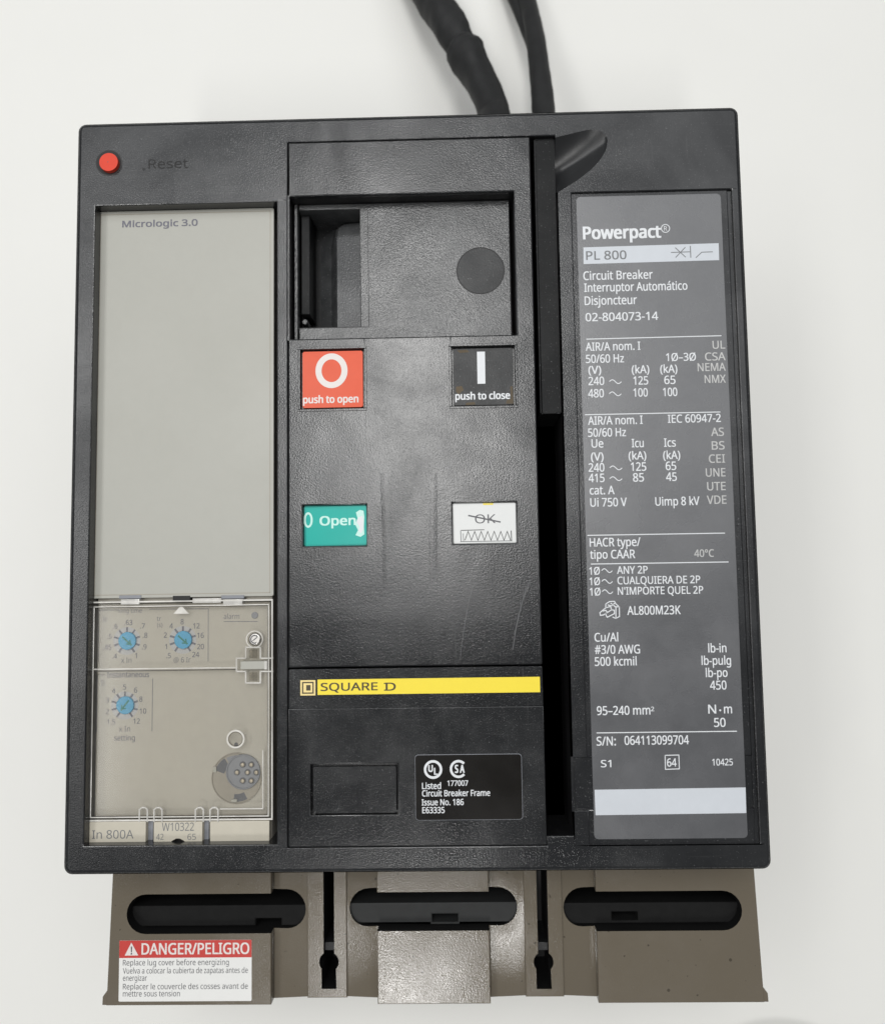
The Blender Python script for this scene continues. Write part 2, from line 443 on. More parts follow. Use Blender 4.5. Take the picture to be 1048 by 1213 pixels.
# ------------------------------------------------------------------ the breaker
root = bpy.data.objects.new('circuit_breaker', None); C.objects.link(root)
root['label'] = 'large black circuit breaker with beige trip panel, grey nameplate and warm grey lug cover'
root['category'] = 'circuit breaker'

W2, H2 = 105.0, 116.9
# ---- case behind the front
B = BM()
B.box((-97, -108, 97, 108), -ZF, -24.0, 'dark', 1.0)
B.build('case_body', root)

# ---- front cover
trip_r = R((113.5, 244), (328.6, 238), (327.3, 1000), (98.5, 1003))
cen_r = R((341, 168), (630, 162), (645, 1001), (341.5, 1004.5))
slot_r = R((630, 163), (660, 163), (677, 990), (644, 991))
slot_r = (cen_r[2] - 0.05, slot_r[1], slot_r[2], cen_r[3] + 0.15)
name_rec = R((677, 230), (863, 222), (894.5, 999), (698, 1002))
groove = R((863.5, 222), (867.5, 222), (898.5, 1000), (894.5, 1000))
groove = (name_rec[2], name_rec[1], groove[2], name_rec[3])
x_s, x_e = slot_r[2], P(728, 190)[0]
sc_rect = (x_s, P(670, 240)[1], x_e, P(690, 147)[1])
sc_rect = (sc_rect[0], name_rec[3] + 0.25, sc_rect[2], sc_rect[3])
n1 = RB(676, 898, 700, 960); n2 = RB(880, 897, 891, 957)
name_rec = tuple(name_rec)
n1 = (x_s + 0.02, n1[1], name_rec[0] + 1.6, n1[3]); n2 = (name_rec[2] - 2.2, n1[1], name_rec[2], n1[3])
B = BM()
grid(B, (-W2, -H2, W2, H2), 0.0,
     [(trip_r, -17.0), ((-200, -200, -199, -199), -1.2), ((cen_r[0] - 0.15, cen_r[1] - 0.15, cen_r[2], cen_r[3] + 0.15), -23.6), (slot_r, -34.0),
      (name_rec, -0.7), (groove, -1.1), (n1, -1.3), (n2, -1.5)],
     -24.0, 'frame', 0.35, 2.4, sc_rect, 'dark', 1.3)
# finger scoop beside the handle
U = [P(*p) for p in ((719.5, 166), (718, 160), (713, 155.5), (706, 153.2), (697, 153.2), (680, 157), (660, 162.5))]
L = [P(*p) for p in ((719.5, 166), (718.8, 172), (717, 179), (710, 190), (700, 200.5), (684, 213), (661, 228.5))]
def samp(pts, t):
    d = [0]
    for a, b in zip(pts, pts[1:]): d.append(d[-1] + math.dist(a, b))
    x = t * d[-1]
    for i in range(len(pts) - 1):
        if x <= d[i + 1] + 1e-9:
            f = (x - d[i]) / (d[i + 1] - d[i]); return (pts[i][0] + (pts[i + 1][0] - pts[i][0]) * f, pts[i][1] + (pts[i + 1][1] - pts[i][1]) * f)
    return pts[-1]
U[-1] = (x_s, U[-1][1]); L[-1] = (x_s, L[-1][1])
NS, NV = 22, 18
rows = []
mi = B.mi('smooth')
for i in range(NS + 1):
    s = (i / NS)
    u, l = samp(U, s), samp(L, s)
    d = 7.0 * s ** 1.15
    row = []
    for j in range(NV + 1):
        f = j / NV; q = 2 * f - 1
        row.append(B.b.verts.new((u[0] + (l[0] - u[0]) * f, u[1] + (l[1] - u[1]) * f, -d * max(0, 1 - abs(q) ** 1.5))))
    rows.append(row)
for i in range(NS):
    for j in range(NV):
        q = (rows[i][j], rows[i][j + 1], rows[i + 1][j + 1], rows[i + 1][j])
        if i == 0: q = (rows[0][j], rows[1][j + 1], rows[1][j])
        f = B.b.faces.new(q); f.material_index = mi
for j in range(NV):
    a, b2 = rows[NS][j].co, rows[NS][j + 1].co
    B.face([a, b2, (b2.x, b2.y, -34), (a.x, a.y, -34)], 'frame')
B.face([(x_s, sc_rect[3], 0), (x_s, U[-1][1], 0), (x_s, U[-1][1], -34), (x_s, sc_rect[3], -34)], 'frame')
B.face([(x_s, L[-1][1], 0), (x_s, sc_rect[1], 0), (x_s, sc_rect[1], -34), (x_s, L[-1][1], -34)], 'frame')
mi = B.mi('smooth')
for i in range(NS):
    u0, u1 = rows[i][0].co, rows[i + 1][0].co; l0, l1 = rows[i][NV].co, rows[i + 1][NV].co
    if abs(u0.x - u1.x) > 1e-5: B.face([(u0.x, u0.y, 0), (u0.x, sc_rect[3], 0), (u1.x, sc_rect[3], 0), (u1.x, u1.y, 0)], 'frame')
    if abs(l0.x - l1.x) > 1e-5: B.face([(l0.x, l0.y, 0), (l1.x, l1.y, 0), (l1.x, sc_rect[1], 0), (l0.x, sc_rect[1], 0)], 'frame')
tx = rows[0][0].co.x
B.face([(tx, sc_rect[1], 0), (x_e, sc_rect[1], 0), (x_e, sc_rect[3], 0), (tx, sc_rect[3], 0)], 'frame')
# socket ring of the reset button: a dark sunk collar
rc = P(129, 192.5)
bmesh.ops.remove_doubles(B.b, verts=B.b.verts, dist=0.0005)
front = B.build('front_cover', root)

B = BM()
B.cyl(rc, 4.05, -0.2, 0.03, 'void')
B.ring(rc, 4.3, 4.3, 0.3, 0.05, 'dark')
B.build('button_socket', front)
B = BM()
text(B, 'Reset', 175.8, 199.4, 222.5, 11.8, 0.06, 'void', -0.004)
B.disc(P(170, 200), 0.35, 0.06, 'void')
B.build('engraved_lettering', front)

B = BM()
rb = P(128.5, 191.5, 1.6)
B.cyl(rb, 2.95, -0.1, 1.6, 'redbtn', 0.6, 40)
B.disc((rb[0] - 0.2, rb[1]), 0.16, 1.62, 'ink', 12)
B.build('reset_button', root)['label'] = 'round red push button beside the moulded word Reset'

# ---- trip unit
ZP = -7.0
B = BM()
r_ = trip_r
B.box((r_[0] + 0.12, P(200, 999, -7)[1], P(322.5, 704, -7)[0], r_[3] - 0.6), -16.5, ZP, 'panel', 0.2)
trip = B.build('trip_unit', root)

# blank faceplate
ZT = -4.4
fp = R((115.5, 251.5), (325.5, 245.5), (322.5, 704), (107.5, 711), ZT)
B = BM()
B.box(fp, ZP, ZT, 'beige', 0.35, 0.3)
i_ = (fp[0] + 1.1, fp[1] + 1.0, fp[2] - 1.1, fp[3] - 1.0)
for a, b in (((i_[0], i_[1]), (i_[2], i_[1])), ((i_[2], i_[1]), (i_[2], i_[3])), ((i_[2], i_[3]), (i_[0], i_[3])), ((i_[0], i_[3]), (i_[0], i_[1]))):
    B.line(a, b, 0.2, ZT + 0.03, 'seam')
text(B, 'Micrologic 3.0', 145, 269, 233.8, 8.0, ZT + 0.04, 'bluegrey_ink', 0.03)
B.build('faceplate', trip)

# printing on the panel under the clear cover
ZQ = ZP + 0.05
B = BM()
def dial_marks(cx, cy, labels, start=-122.0, step=30.6):
    c = P(cx, cy, ZQ)
    n = len(labels)
    B.ring(c, 4.3, 4.3, 1.5, ZQ - 0.02, 'paleblue')
    for i in range(n):
        a = math.radians(-125 - i * 290.0 / (n - 1)) if n > 1 else 0
        d = Vector((math.cos(a), math.sin(a)))
        p = Vector(c)
        B.line(p + d * 2.9, p + d * 3.95, 0.62, ZQ, 'bluegrey_ink')
    for s, x, y in labels: textc(B, s, x, y, 6.0, ZQ, 'bluegrey_ink', 0.012)
def z4(x, y): return 90 + x / 4.031, 680 + y / 4.031
L1 = [('.4', 185, 393), ('.45', 150, 350), ('.5', 160, 298), ('.6', 188, 250), ('.63', 250, 232), ('.7', 318, 248), ('.8', 330, 293), ('.9', 326, 348), ('1', 287, 390)]
L2 = [('.5', 442, 390), ('1', 430, 347), ('2', 427, 292), ('4', 455, 248), ('8', 507, 228), ('12', 575, 248), ('16', 595, 293), ('20', 595, 347), ('24', 572, 385)]
L3 = [('1.5', 168, 707), ('2', 150, 658), ('3', 150, 603), ('4', 180, 558), ('5', 232, 540), ('6', 285, 555), ('8', 310, 598), ('10', 320, 655), ('12', 290, 703)]
DC = [z4(243, 320), z4(510, 315), z4(233, 628)]
for (cx, cy), Ls in zip(DC, (L1, L2, L3)): dial_marks(cx, cy, [(s, *z4(x, y)) for s, x, y in Ls])
textc(B, 'x In', *z4(240, 412), 6, ZQ, 'bluegrey_ink'); textc(B, '@ 6 Ir', *z4(507, 410), 6, ZQ, 'bluegrey_ink')
textc(B, 'x In', *z4(232, 740), 6.4, ZQ, 'bluegrey_ink'); textc(B, 'setting', *z4(232, 783), 6.2, ZQ, 'bluegrey_ink', 0.01)
textc(B, 'Ir', *z4(140, 216), 5.5, ZQ, 'bluegrey_ink'); textc(B, 'tr', *z4(396, 213), 5.5, ZQ, 'bluegrey_ink'); textc(B, '(s)', *z4(400, 243), 5, ZQ, 'bluegrey_ink')
textc(B, 'long time', *z4(258, 175), 5.2, ZQ, 'bluegrey_ink'); textc(B, 'Ii', *z4(128, 520), 6.4, ZQ, 'bluegrey_ink')
text(B, 'Instantaneous', 127, 802.8, 176.5, 6.2, ZQ, 'bluegrey_ink', 0.015)
text(B, 'alarm', 265, 733.3, 283.5, 6.0, ZQ, 'bluegrey_ink', 0.005)
for pts in ([(205, 172), (110, 172), (106, 420)], [(350, 168), (632, 166), (631, 418)], [(140, 482), (102, 483), (98, 755)], [(366, 500), (363, 752)], [(705, 227), (868, 227)]):
    pl(B, [z4(*p) for p in pts], 0.75, ZQ, 'bluegrey_ink')
B.build('printed_text', trip)

# rotary dials
for k, ((cx, cy), ang) in enumerate(zip(DC, (-42, -42, 52))):
    B = BM()
    zt = ZP + 0.9
    c = Vector(P(cx, cy, zt))
    B.cyl(c, 2.75, ZP, zt, 'blue', 0.25)
    d = Vector((math.cos(math.radians(ang)), math.sin(math.radians(ang)))); n = Vector((-d.y, d.x))
    t = c - d * 1.5 if k == 2 else c + d * 1.5
    sgn = 1 if k == 2 else -1
    B.line(c - d * 1.7, c + d * 1.7, 0.55, zt + 0.03, 'teal_mark')
    B.line(t, t + d * sgn * 0.9 + n * 0.75, 0.4, zt + 0.04, 'teal_mark'); B.line(t, t + d * sgn * 0.9 - n * 0.75, 0.4, zt + 0.05, 'teal_mark')
    B.build('rotary_dial', trip)

B = BM(); c = P(301.6, 729, ZP + 0.3); B.cyl(c, 1.05, ZP, ZP + 0.35, 'slate', 0.15, 20); B.build('alarm_light', trip)
B = BM(); c = Vector(P(301.6, 757.4, ZT + 0.3))
B.cyl(c, 2.0, ZP, ZT + 0.35, 'metal', 0.5, 28)
B.ring(c, 1.35, 1.35, 0.35, ZT + 0.38, 'ink', 40, 300, 24); B.line(c + Vector((-.5, -.4)), c + Vector((.6, .5)), 0.3, ZT + 0.39, 'ink')
B.build('cover_screw', trip)

# test port
B = BM()
zc = ZP + 0.06
c = Vector(P(280.3, 922, zc))
B.cyl(c, 7.6, ZP - 0.2, zc, 'port_floor', 0.0, 48)
B.annulus(c, 7.75, 7.45, ZP, zc + 0.35, 'port_floor', 56)
B.ring(c, 6.9, 6.9, 3.0, zc + 0.03, 'slate', 60, 118, 20)
B.ring(c, 7.1, 7.1, 3.0, zc + 0.04, 'darkslate', 122, 160, 12); B.ring(c, 7.1, 7.1, 2.3, zc + 0.04, 'darkslate', 262, 298, 12)
B.box((c[0] - 1.6, c[1] - 7.2, c[0] + 0.2, c[1] - 6.3), zc, zc + 0.5, 'beige', 0.1); B.box((c[0] - 7.2, c[1] + 1.9, c[0] - 6.2, c[1] + 3.6), zc, zc + 0.5, 'beige', 0.1)
c2 = Vector(P(287.9, 914.6, zc + 0.5))
B.cyl(c2, 5.0, ZP, zc + 0.4, 'slate', 0.2, 40)
B.annulus(c2, 5.3, 4.9, ZP, zc + 0.75, 'slate', 44)
for x, y in ((797, 228), (838, 228), (770, 265), (820, 265), (862, 265), (797, 305), (838, 305)):
    p = Vector(P(89 + x / 4.031, 850 + y / 4.031, zc + 1.2))
    B.cyl(p, 0.95, zc, zc + 0.6, 'darkslate', 0.1, 16); B.cyl(p + Vector((.12, .05)), 0.62, zc, zc + 1.3, 'pin', 0.25, 16)
B.build('test_port', trip)

# rating plug row along the bottom
B = BM()
ZR = -3.9
def blk(x0, y0, x1, y1, m='plug'): B.box(RB(x0, y0, x1, y1, ZR), ZP - 8, ZR, m, 0.25)
blk(102.5, 974, 172.5, 1000.5)
text(B, 'In 800A', 109, 994, 158, 9.6, ZR + 0.04, 'greyink', -0.006)
m0 = RB(182, 974, 239.6, 999, ZR)
nc = P(210.8, 999.3, ZR); pts = [(m0[0], m0[1]), (m0[0], m0[3]), (m0[2], m0[3]), (m0[2], m0[1])]
arc = [(nc[0] + 2.5 * math.cos(math.radians(a)), m0[1] + 1.45 * math.sin(math.radians(a))) for a in range(0, 181, 15)]
B.prism(pts + arc, ZP - 8, ZR, 'plug', 0.2)
text(B, 'W10322', 191.7, 984.7, 229.7, 9.2, ZR + 0.04, 'greyink', -0.006)
text(B, '42', 185, 995.2, 193.7, 6.8, ZR + 0.04, 'greyink', -0.006); text(B, '65', 222, 995.2, 232, 6.8, ZR + 0.04, 'greyink', -0.006)
blk(248.7, 973.2, 319, 999)
for x0, x1 in ((174.5, 181), (240.6, 247.2)): B.box(RB(x0, 972, x1, 999, -6.0), ZP - 8, -6.0, 'slate', 0.1)
B.build('rating_plug', trip)

# hinged clear cover
B = BM()
ZC = -4.3
cr = R((106.3, 713), (324.2, 709.5), (322.6, 970.5), (99.5, 974), ZC)
B.box(cr, ZC - 0.7, ZC, 'clear', 0.0)
def bar(pts, w=0.42, h=0.4, m='rim'):
    q = [Vector(P(*p, ZC)) for p in pts]
    for a, b in zip(q, q[1:]):
        d = (b - a).normalized() * w / 2; n = Vector((-d.y, d.x))
        B.prism([tuple(a - d + n), tuple(a - d - n), tuple(b + d - n), tuple(b + d + n)], ZC + 0.01, ZC + h, m, 0.12, 1)
def rimline(r, w=0.5, h=0.35):
    for e in ((r[0], r[1], r[2], r[1] + w), (r[0], r[3] - w, r[2], r[3]), (r[0], r[1] + w, r[0] + w, r[3] - w), (r[2] - w, r[1] + w, r[2], r[3] - w)):
        B.box(e, ZC + 0.01, ZC + h, 'rim', 0.12)
rimline(cr, 0.5, 0.45)
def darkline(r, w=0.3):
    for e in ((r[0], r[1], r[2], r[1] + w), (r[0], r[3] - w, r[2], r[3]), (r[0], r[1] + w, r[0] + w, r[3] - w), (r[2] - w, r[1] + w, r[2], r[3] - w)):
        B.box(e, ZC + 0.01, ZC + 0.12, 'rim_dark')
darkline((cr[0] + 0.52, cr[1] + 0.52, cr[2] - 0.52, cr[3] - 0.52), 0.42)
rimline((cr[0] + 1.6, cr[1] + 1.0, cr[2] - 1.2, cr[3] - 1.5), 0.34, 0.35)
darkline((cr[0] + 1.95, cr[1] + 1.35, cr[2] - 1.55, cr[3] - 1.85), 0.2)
bar([(110, 793), (281, 791)], 0.4)
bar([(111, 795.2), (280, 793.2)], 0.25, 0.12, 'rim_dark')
bar([z4(*p) for p in ((812, 350), (882, 350), (882, 402), (940, 402))], 0.45, 0.6); bar([z4(*p) for p in ((812, 350), (812, 402), (768, 402), (768, 465), (812, 465), (812, 520), (882, 520), (882, 465), (940, 465))], 0.45, 0.6)
def z5(x, y): return 90 + x / 4.031, 850 + y / 4.031
for x0 in (305, 572):
    for s in (0, 70):
        bar([z5(x0 + s, 495), z5(x0 + s, 440), z5(x0 + s + 12, 430), z5(x0 + s + 28, 430), z5(x0 + s + 38, 440), z5(x0 + s + 38, 495)], 0.42, 0.6)
bar([z5(690, 437), z5(893, 435), z5(893, 160)], 0.35)
c = P(279.3, 875.5, ZC)
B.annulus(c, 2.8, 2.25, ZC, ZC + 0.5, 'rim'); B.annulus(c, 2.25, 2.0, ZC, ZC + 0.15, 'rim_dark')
c = P(301.6, 757.4, ZC); B.annulus(c, 2.7, 2.3, ZC, ZC + 0.3, 'rim')
B.box(RB(*z4(828, 360), *z4(866, 402), ZC + .1), ZC + 0.01, ZC + 0.1, 'rim_grey'); B.box(RB(*z4(828, 470), *z4(866, 510), ZC + .1), ZC + 0.01, ZC + 0.1, 'rim_grey')
for tri in (((465, 190), (540, 190), (502, 150)),): B.flat([P(*z4(*p), ZC + 0.03) for p in tri], ZC + 0.03, 'rim')
B.box(RB(*z4(785, 418), *z4(900, 455), ZC + 0.5), ZP, ZC + 0.5, 'beige', 0.2)
B.box(RB(*z4(898, 416), *z4(912, 456), ZC + 0.7), ZC, ZC + 0.7, 'rim', 0.1)
B.build('clear_cover', trip)
B = BM()
for x0, x1 in ((141, 167), (262, 289)):
    B.box(RB(x0, 705.5, x1, 709, ZT + 0.3), ZP, ZT + 0.3, 'slate', 0.1); B.box(RB(x0 + 2, 710, x1 - 2, 716, ZT + 0.7), ZP, ZT + 0.7, 'rim', 0.2)
B.box(RB(204.6, 706, 225, 712.5, ZT + 0.25), ZP, ZT + 0.25, 'void', 0.05)
B.box(RB(228, 709, 262, 714, ZT + 0.3), ZP, ZT + 0.3, 'rim', 0.15)
B.build('hinge', trip)
B = BM(); c = P(279.8, 882, ZP); B.cyl(c, 0.6, ZP - .1, ZP + 0.3, 'ink', 0.05, 12); B.build('latch_pin', trip)

# ---- centre covers
ZU = 0.5
up_r = R((341.3, 168), (629.5, 162), (640.5, 786.5), (341, 792), ZU)
bay_r = R((342.7, 233), (608.5, 226), (612, 396), (341.7, 401.5), ZU)
ob = R((355.5, 413.5), (430.5, 412), (431.5, 483), (357, 485), ZU)
cb = R((534.5, 412), (609, 409.5), (610.5, 478.5), (536, 481), ZU)
ow = R((358.5, 599.5), (433, 597.5), (434.5, 645), (359.5, 647.5), ZU)
kw = R((535.5, 596), (610.5, 594), (612.5, 643), (537, 645), ZU)
def level(a, b): y0, y1 = (a[1] + b[1]) / 2, (a[3] + b[3]) / 2; return (a[0], y0, a[2], y1), (b[0], y0, b[2], y1)
ob, cb = level(ob, cb); ow, kw = level(ow, kw)
B = BM()
up_r = (up_r[0], up_r[1], cen_r[2] - 0.05, up_r[3])
bay_r = (up_r[0] + 0.35, bay_r[1], bay_r[2], bay_r[3])
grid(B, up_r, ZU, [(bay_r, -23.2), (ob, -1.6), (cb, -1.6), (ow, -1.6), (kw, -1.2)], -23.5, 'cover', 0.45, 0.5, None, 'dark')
# soft mould lines running down between the buttons, and two old scuffs
def crest(pts, w, h):
    p = [Vector(P(*q, ZU)) for q in pts]; n = len(p); mi = B.mi('cover'); rows = []
    for i in range(n):
        d = (p[min(i + 1, n - 1)] - p[max(i - 1, 0)]).normalized(); nn = Vector((-d.y, d.x)); k = 0.02 + h * math.sin(math.pi * (i + 0.15) / (n - 0.7))
        rows.append([B.b.verts.new((*(p[i] + nn * w * f), ZU + 0.004 + k * g)) for f, g in ((-1, 0), (-.45, .7), (0, 1), (.45, .7), (1, 0))])
    for a_, b_ in zip(rows, rows[1:]):
        for i in range(4): B.b.faces.new((a_[i], a_[i + 1], b_[i + 1], b_[i])).material_index = mi
crest([(455, 560), (456, 590), (457, 620), (458, 650), (458, 690)], 1.3, 0.03)
crest([(513, 560), (513, 590), (513, 620), (513, 650), (513, 690)], 1.3, 0.035)
pl(B, [(628, 687), (622, 702), (616, 722), (611, 745), (607, 770)], 0.9, ZU + 0.012, 'scuff')
pl(B, [(624, 694), (618, 712), (613, 733), (609, 752)], 0.5, ZU + 0.014, 'scuff')
pl(B, [(561, 693), (556, 708), (552, 730), (548, 755), (545, 781)], 0.45, ZU + 0.012, 'scuff')
pl(B, [(372, 665), (380, 684), (386, 690)], 0.5, ZU + 0.012, 'scuff')
for r in (ob, cb):
    for e in ((r[0] - 0.9, r[1] - 0.9, r[2] + 0.9, r[1] - 0.1), (r[0] - 0.9, r[3] + 0.1, r[2] + 0.9, r[3] + 0.9), (r[0] - 0.9, r[1] - 0.1, r[0] - 0.1, r[3] + 0.1), (r[2] + 0.1, r[1] - 0.1, r[2] + 0.9, r[3] + 0.1)):
        B.box(e, ZU - 0.2, ZU + 0.14, 'cover', 0.13)
upper = B.build('upper_cover', root)

lo_r = R((341.3, 794), (641, 788.5), (645, 1001), (341.5, 1004.5), ZU)
lo_r = (up_r[0], lo_r[1], up_r[2], lo_r[3])
kn = R((367.4, 906), (471, 904), (472.5, 964), (368.5, 967), ZU)
B = BM()
st = P(341, 840, ZU)[1]
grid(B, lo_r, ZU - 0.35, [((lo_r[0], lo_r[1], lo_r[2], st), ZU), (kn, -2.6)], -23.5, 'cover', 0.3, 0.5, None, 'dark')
lower = B.build('lower_cover', root)
B = BM()
k2 = (kn[0] + 0.75, kn[1] + 0.5, kn[2] - 0.65, kn[3] - 0.85)
B.box(k2, -2.6, ZU - 0.1, 'cover', 0.2, 0.2)
B.build('knockout_panel', lower)

ZB = ZU - 0.35
bs = R((350, 792.5), (636.5, 787.5), (638, 830), (350, 835), ZB)
B = BM()
B.box((bs[0], bs[1], lo_r[2] - 0.7, bs[3] - 0.3), ZB, ZB + 0.12, 'cover', 0.04, 0.8)
z = ZB + 0.16
B.box((bs[0] + .1, bs[1] + .1, lo_r[2] - 0.8, bs[3] - .4), ZB, ZB + 0.125, 'cover', 0.02, 0.75)
yb = R((376, 805.6), (636.3, 801.4), (636.3, 820), (376, 823.5), z)
B.rect((yb[0], yb[1], lo_r[2] - 0.9, yb[3]), z, 'yellow')
lg = RB(355.7, 805.9, 373.6, 824, z)
cx, cy = (lg[0] + lg[2]) / 2, (lg[1] + lg[3]) / 2; hs = (lg[2] - lg[0]) / 2
def sq(h, zz, m): B.rect((cx - h, cy - h, cx + h, cy + h), zz, m)
sq(hs, z, 'pale_yellow'); sq(hs * .78, z + .01, 'brown_ink'); sq(hs * .6, z + .02, 'pale_yellow'); sq(hs * .36, z + .03, 'brown_ink')
B.rect((cx - hs * .36, cy - hs * .36, cx - hs * .22, cy + hs * .36), z + .04, 'pale_yellow')
text(B, 'SQUARE', 380, 818.6, 447, 9, z + 0.02, 'brown_ink', 0.022)
text(B, 'D', 457, 818.2, 468.5, 9, z + 0.02, 'brown_ink', 0.022)
pl(B, [(454.6, 809.7), (459, 809.6)], 1.3, z + 0.03, 'brown_ink'); pl(B, [(454.8, 817.7), (459, 817.6)], 1.3, z + 0.03, 'brown_ink')
B.build('brand_strip', lower)

zl = ZU
cl = R((491.5, 894.5), (618, 892.5), (618.8, 971), (492, 972), zl)
B = BM()
B.box(cl, zl, zl + 0.1, 'slate', 0.0, 1.0)
B.prism(rrect((cl[0] + .1, cl[1] + .1, cl[2] - .12, cl[3] - .16), 0.9), zl + .05, zl + 0.13, 'label_black')
z = zl + 0.17
def z6(x, y): return 480 + x / 6.55, 880 + y / 6.55
c = P(*z6(215, 208), z); B.ring(c, 2.75, 2.75, 0.75, z, 'white', 0, 360, 44)
textc(B, 'U', *z6(196, 200), 7.4, z, 'white', 0.04, 0.8); textc(B, 'L', *z6(236, 222), 7.4, z, 'white', 0.04, 0.8)
c = P(*z6(412, 204), z); B.ring(c, 2.6, 2.65, 0.72, z, 'white', 42, 318, 40)
textc(B, 'S', *z6(397, 203), 8.6, z, 'white', 0.035, 0.62); textc(B, 'A', *z6(441, 203), 8.6, z, 'white', 0.035, 0.62)
text(B, '177007', 530, 931.2, 554.2, 6, z, 'white', 0.02); text(B, 'Listed', 500, 934.9, 522.2, 7, z, 'white', 0.02)
text(B, 'Circuit Breaker Frame', 500, 943.7, 580.3, 6.8, z, 'white', 0.02); text(B, 'Issue No. 186', 499.6, 954.3, 549, 6.8, z, 'white', 0.02)
text(B, 'E63335', 500.3, 963.6, 526.4, 6.8, z, 'white', 0.02)
B.build('certification_label', lower)

# ---- bay behind the handle with its recessed plate
ZY = -5.4
pr = R((345, 243.5), (602.5, 235.5), (606.5, 394.5), (346.5, 400), ZY)
B = BM()
pk = RB(354.5, 249, 427, 386.5, ZY)
flange = RB(345, 242, 353, 400, ZY)
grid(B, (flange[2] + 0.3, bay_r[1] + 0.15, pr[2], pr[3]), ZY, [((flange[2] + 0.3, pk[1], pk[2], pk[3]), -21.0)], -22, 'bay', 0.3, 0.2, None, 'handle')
B.box((bay_r[0] + 0.55, bay_r[1] + 0.15, flange[2], pr[3]), -9, ZY + 0.4, 'bay', 0.25)
# rail, slot and sloping finger pad inside the pocket
rl = RB(355, 254, 368, 371, -8); B.box((flange[2] + 0.4, rl[1], rl[2] - 0.4, rl[3]), -21, -9.0, 'handle', 0.3)
pad = RB(380, 251, 432, 389, -12)
px0, px1, pxm = pad[0] - 1.2, pk[2] - 0.1, P(394, 300, -12)[0]
ya, ybt = pk[1] + 0.1, pk[3] - 0.3
mi = B.mi('bay')
prof = [(px0, -19.0), (pxm - 1.2, -17.5), (pxm - 0.3, -15.0), (pxm + 0.6, -12.0), (pxm + 1.6, -11.0), (px1, -10.2)]
top = [(ya, 0.0), (ybt - 7, 0.0), (ybt - 3.5, -0.6), (ybt - 1.4, -2.2), (ybt, -5.0)]
vv = [[B.b.verts.new((x + (0.9 * max(0, -dz) if x < pxm + 3 else 0), y, max(z + dz, -20.5))) for x, z in prof] for y, dz in top]
for a, b in zip(vv, vv[1:]):
    for i in range(len(prof) - 1): B.b.faces.new((a[i], a[i + 1], b[i + 1], b[i])).material_index = mi
c = P(361, 381, -10); B.cyl(c, 1.1, -21, -10, 'frame', 0.4, 20)
cc = P(569, 320.4, ZY)
B.ring(cc, 7.7, 7.7, 0.36, ZY + 0.04, 'void', 0, 360, 64)
B.disc(cc, 7.4, ZY + 0.03, 'disc', 64)
# thin moulding line round the pocket
pl(B, [(435.5, 249), (437, 387), (354, 389)], 0.9, ZY + 0.03, 'dark')
B.build('handle_bay', root)

# ---- charging handle lying in the slot
ht = R((632, 164.5), (658.5, 163.5), (662.5, 489.5), (640, 490.5), -1.8)
B = BM()
B.box(ht, -30, -1.8, 'handle', 0.6, 0.3)
B.box((ht[0] + 0.7, ht[1] + 0.05, ht[2] - 1.4, ht[3] - 0.9), -4, -1.5, 'handle', 0.25, 0.3)
B.build('charging_handle', root)['label'] = 'long flat black handle lying in the upper part of the slot'

# ---- buttons and flags
def inset(r, d): return (r[0] + d, r[1] + d, r[2] - d, r[3] - d)
B = BM()
B.box(inset(ob, 0.42), -1.6, -0.25, 'red', 0.35, 0.4)
z = -0.2
c = P(392.6, 439, z); B.ring(c, 5.0, 5.5, 1.9, z, 'pinkwhite', 0, 360, 56)
text(B, 'push to open', 359.3, 477.6, 424.2, 8.8, z, 'pinkwhite', 0.03)
B.build('open_button', root)['label'] = 'red square button with a white O reading push to open'
B = BM()
B.box(inset(cb, 0.4), -1.6, -0.7, 'disc', 0.25, 0.3)
z = -0.65
B.flat([P(564.8, 416.5, z), P(574.2, 416.3, z), P(574.8, 454.3, z), P(565.5, 454.6, z)], z, 'white')
text(B, 'push to close', 539.5, 473.4, 603.8, 8.6, z, 'white', 0.03)
for pts in (((540, 458), (547, 457), (549, 462), (543, 467), (540, 464)), ((604, 458), (607, 457), (608, 478), (599, 478), (600, 474), (605, 472)), ((552, 477), (562, 476), (563, 479), (551, 480)), ((541, 415), (553, 414), (556, 417), (545, 418))):
    B.flat([P(*p, z - .02) for p in pts], z - .02, 'rust')
B.build('close_button', root)['label'] = 'black square button with a white bar reading push to close'
B = BM()
B.box(inset(ow, 0.12), -1.6, -1.0, 'green', 0.35, 0.2)
z = -0.95
text(B, 'Open', 379, 622.3, 421, 10.6, z, 'mint', 0.035)
c = P(365, 616, z); B.ring(c, 1.4, 2.4, 0.65, z, 'mint', 0, 360, 28)
B.flat([P(*p, z + .02) for p in ((421.5, 607), (426, 604), (430.5, 605), (431.5, 612), (431, 624), (431.5, 633), (427, 636), (421, 634), (424, 628), (420.5, 621), (423.5, 614))], z + .02, 'mint')  # highlight of the window lens, painted as a ragged mint patch
B.flat([P(*p, z + .04) for p in ((424, 613), (429, 611), (430.5, 616), (430, 627), (428, 632), (424.5, 629), (426, 624), (422.5, 619))], z + .04, 'white')  # white core of the painted lens highlight
B.build('contact_indicator', root)['label'] = 'green window reading 0 Open'
B = BM()
B.box(inset(kw, 0.12), -1.2, -0.5, 'flag', 0.25, 0.2)
z = -0.45
text(B, 'OK', 562.5, 620, 587, 10.5, z, 'ink', 0.0)
pl(B, [(554.4, 610.6), (592.8, 618.4)], 1.7, z + .01, 'ink')
zz = []
for i in range(15): zz.append((550.5 + i * 3.86, 640 if i % 2 == 0 else 629.5))
pl(B, zz, 0.95, z + .01, 'black_ink'); pl(B, [(605.3, 628.5), (605.8, 641)], 1.0, z + .02, 'black_ink')
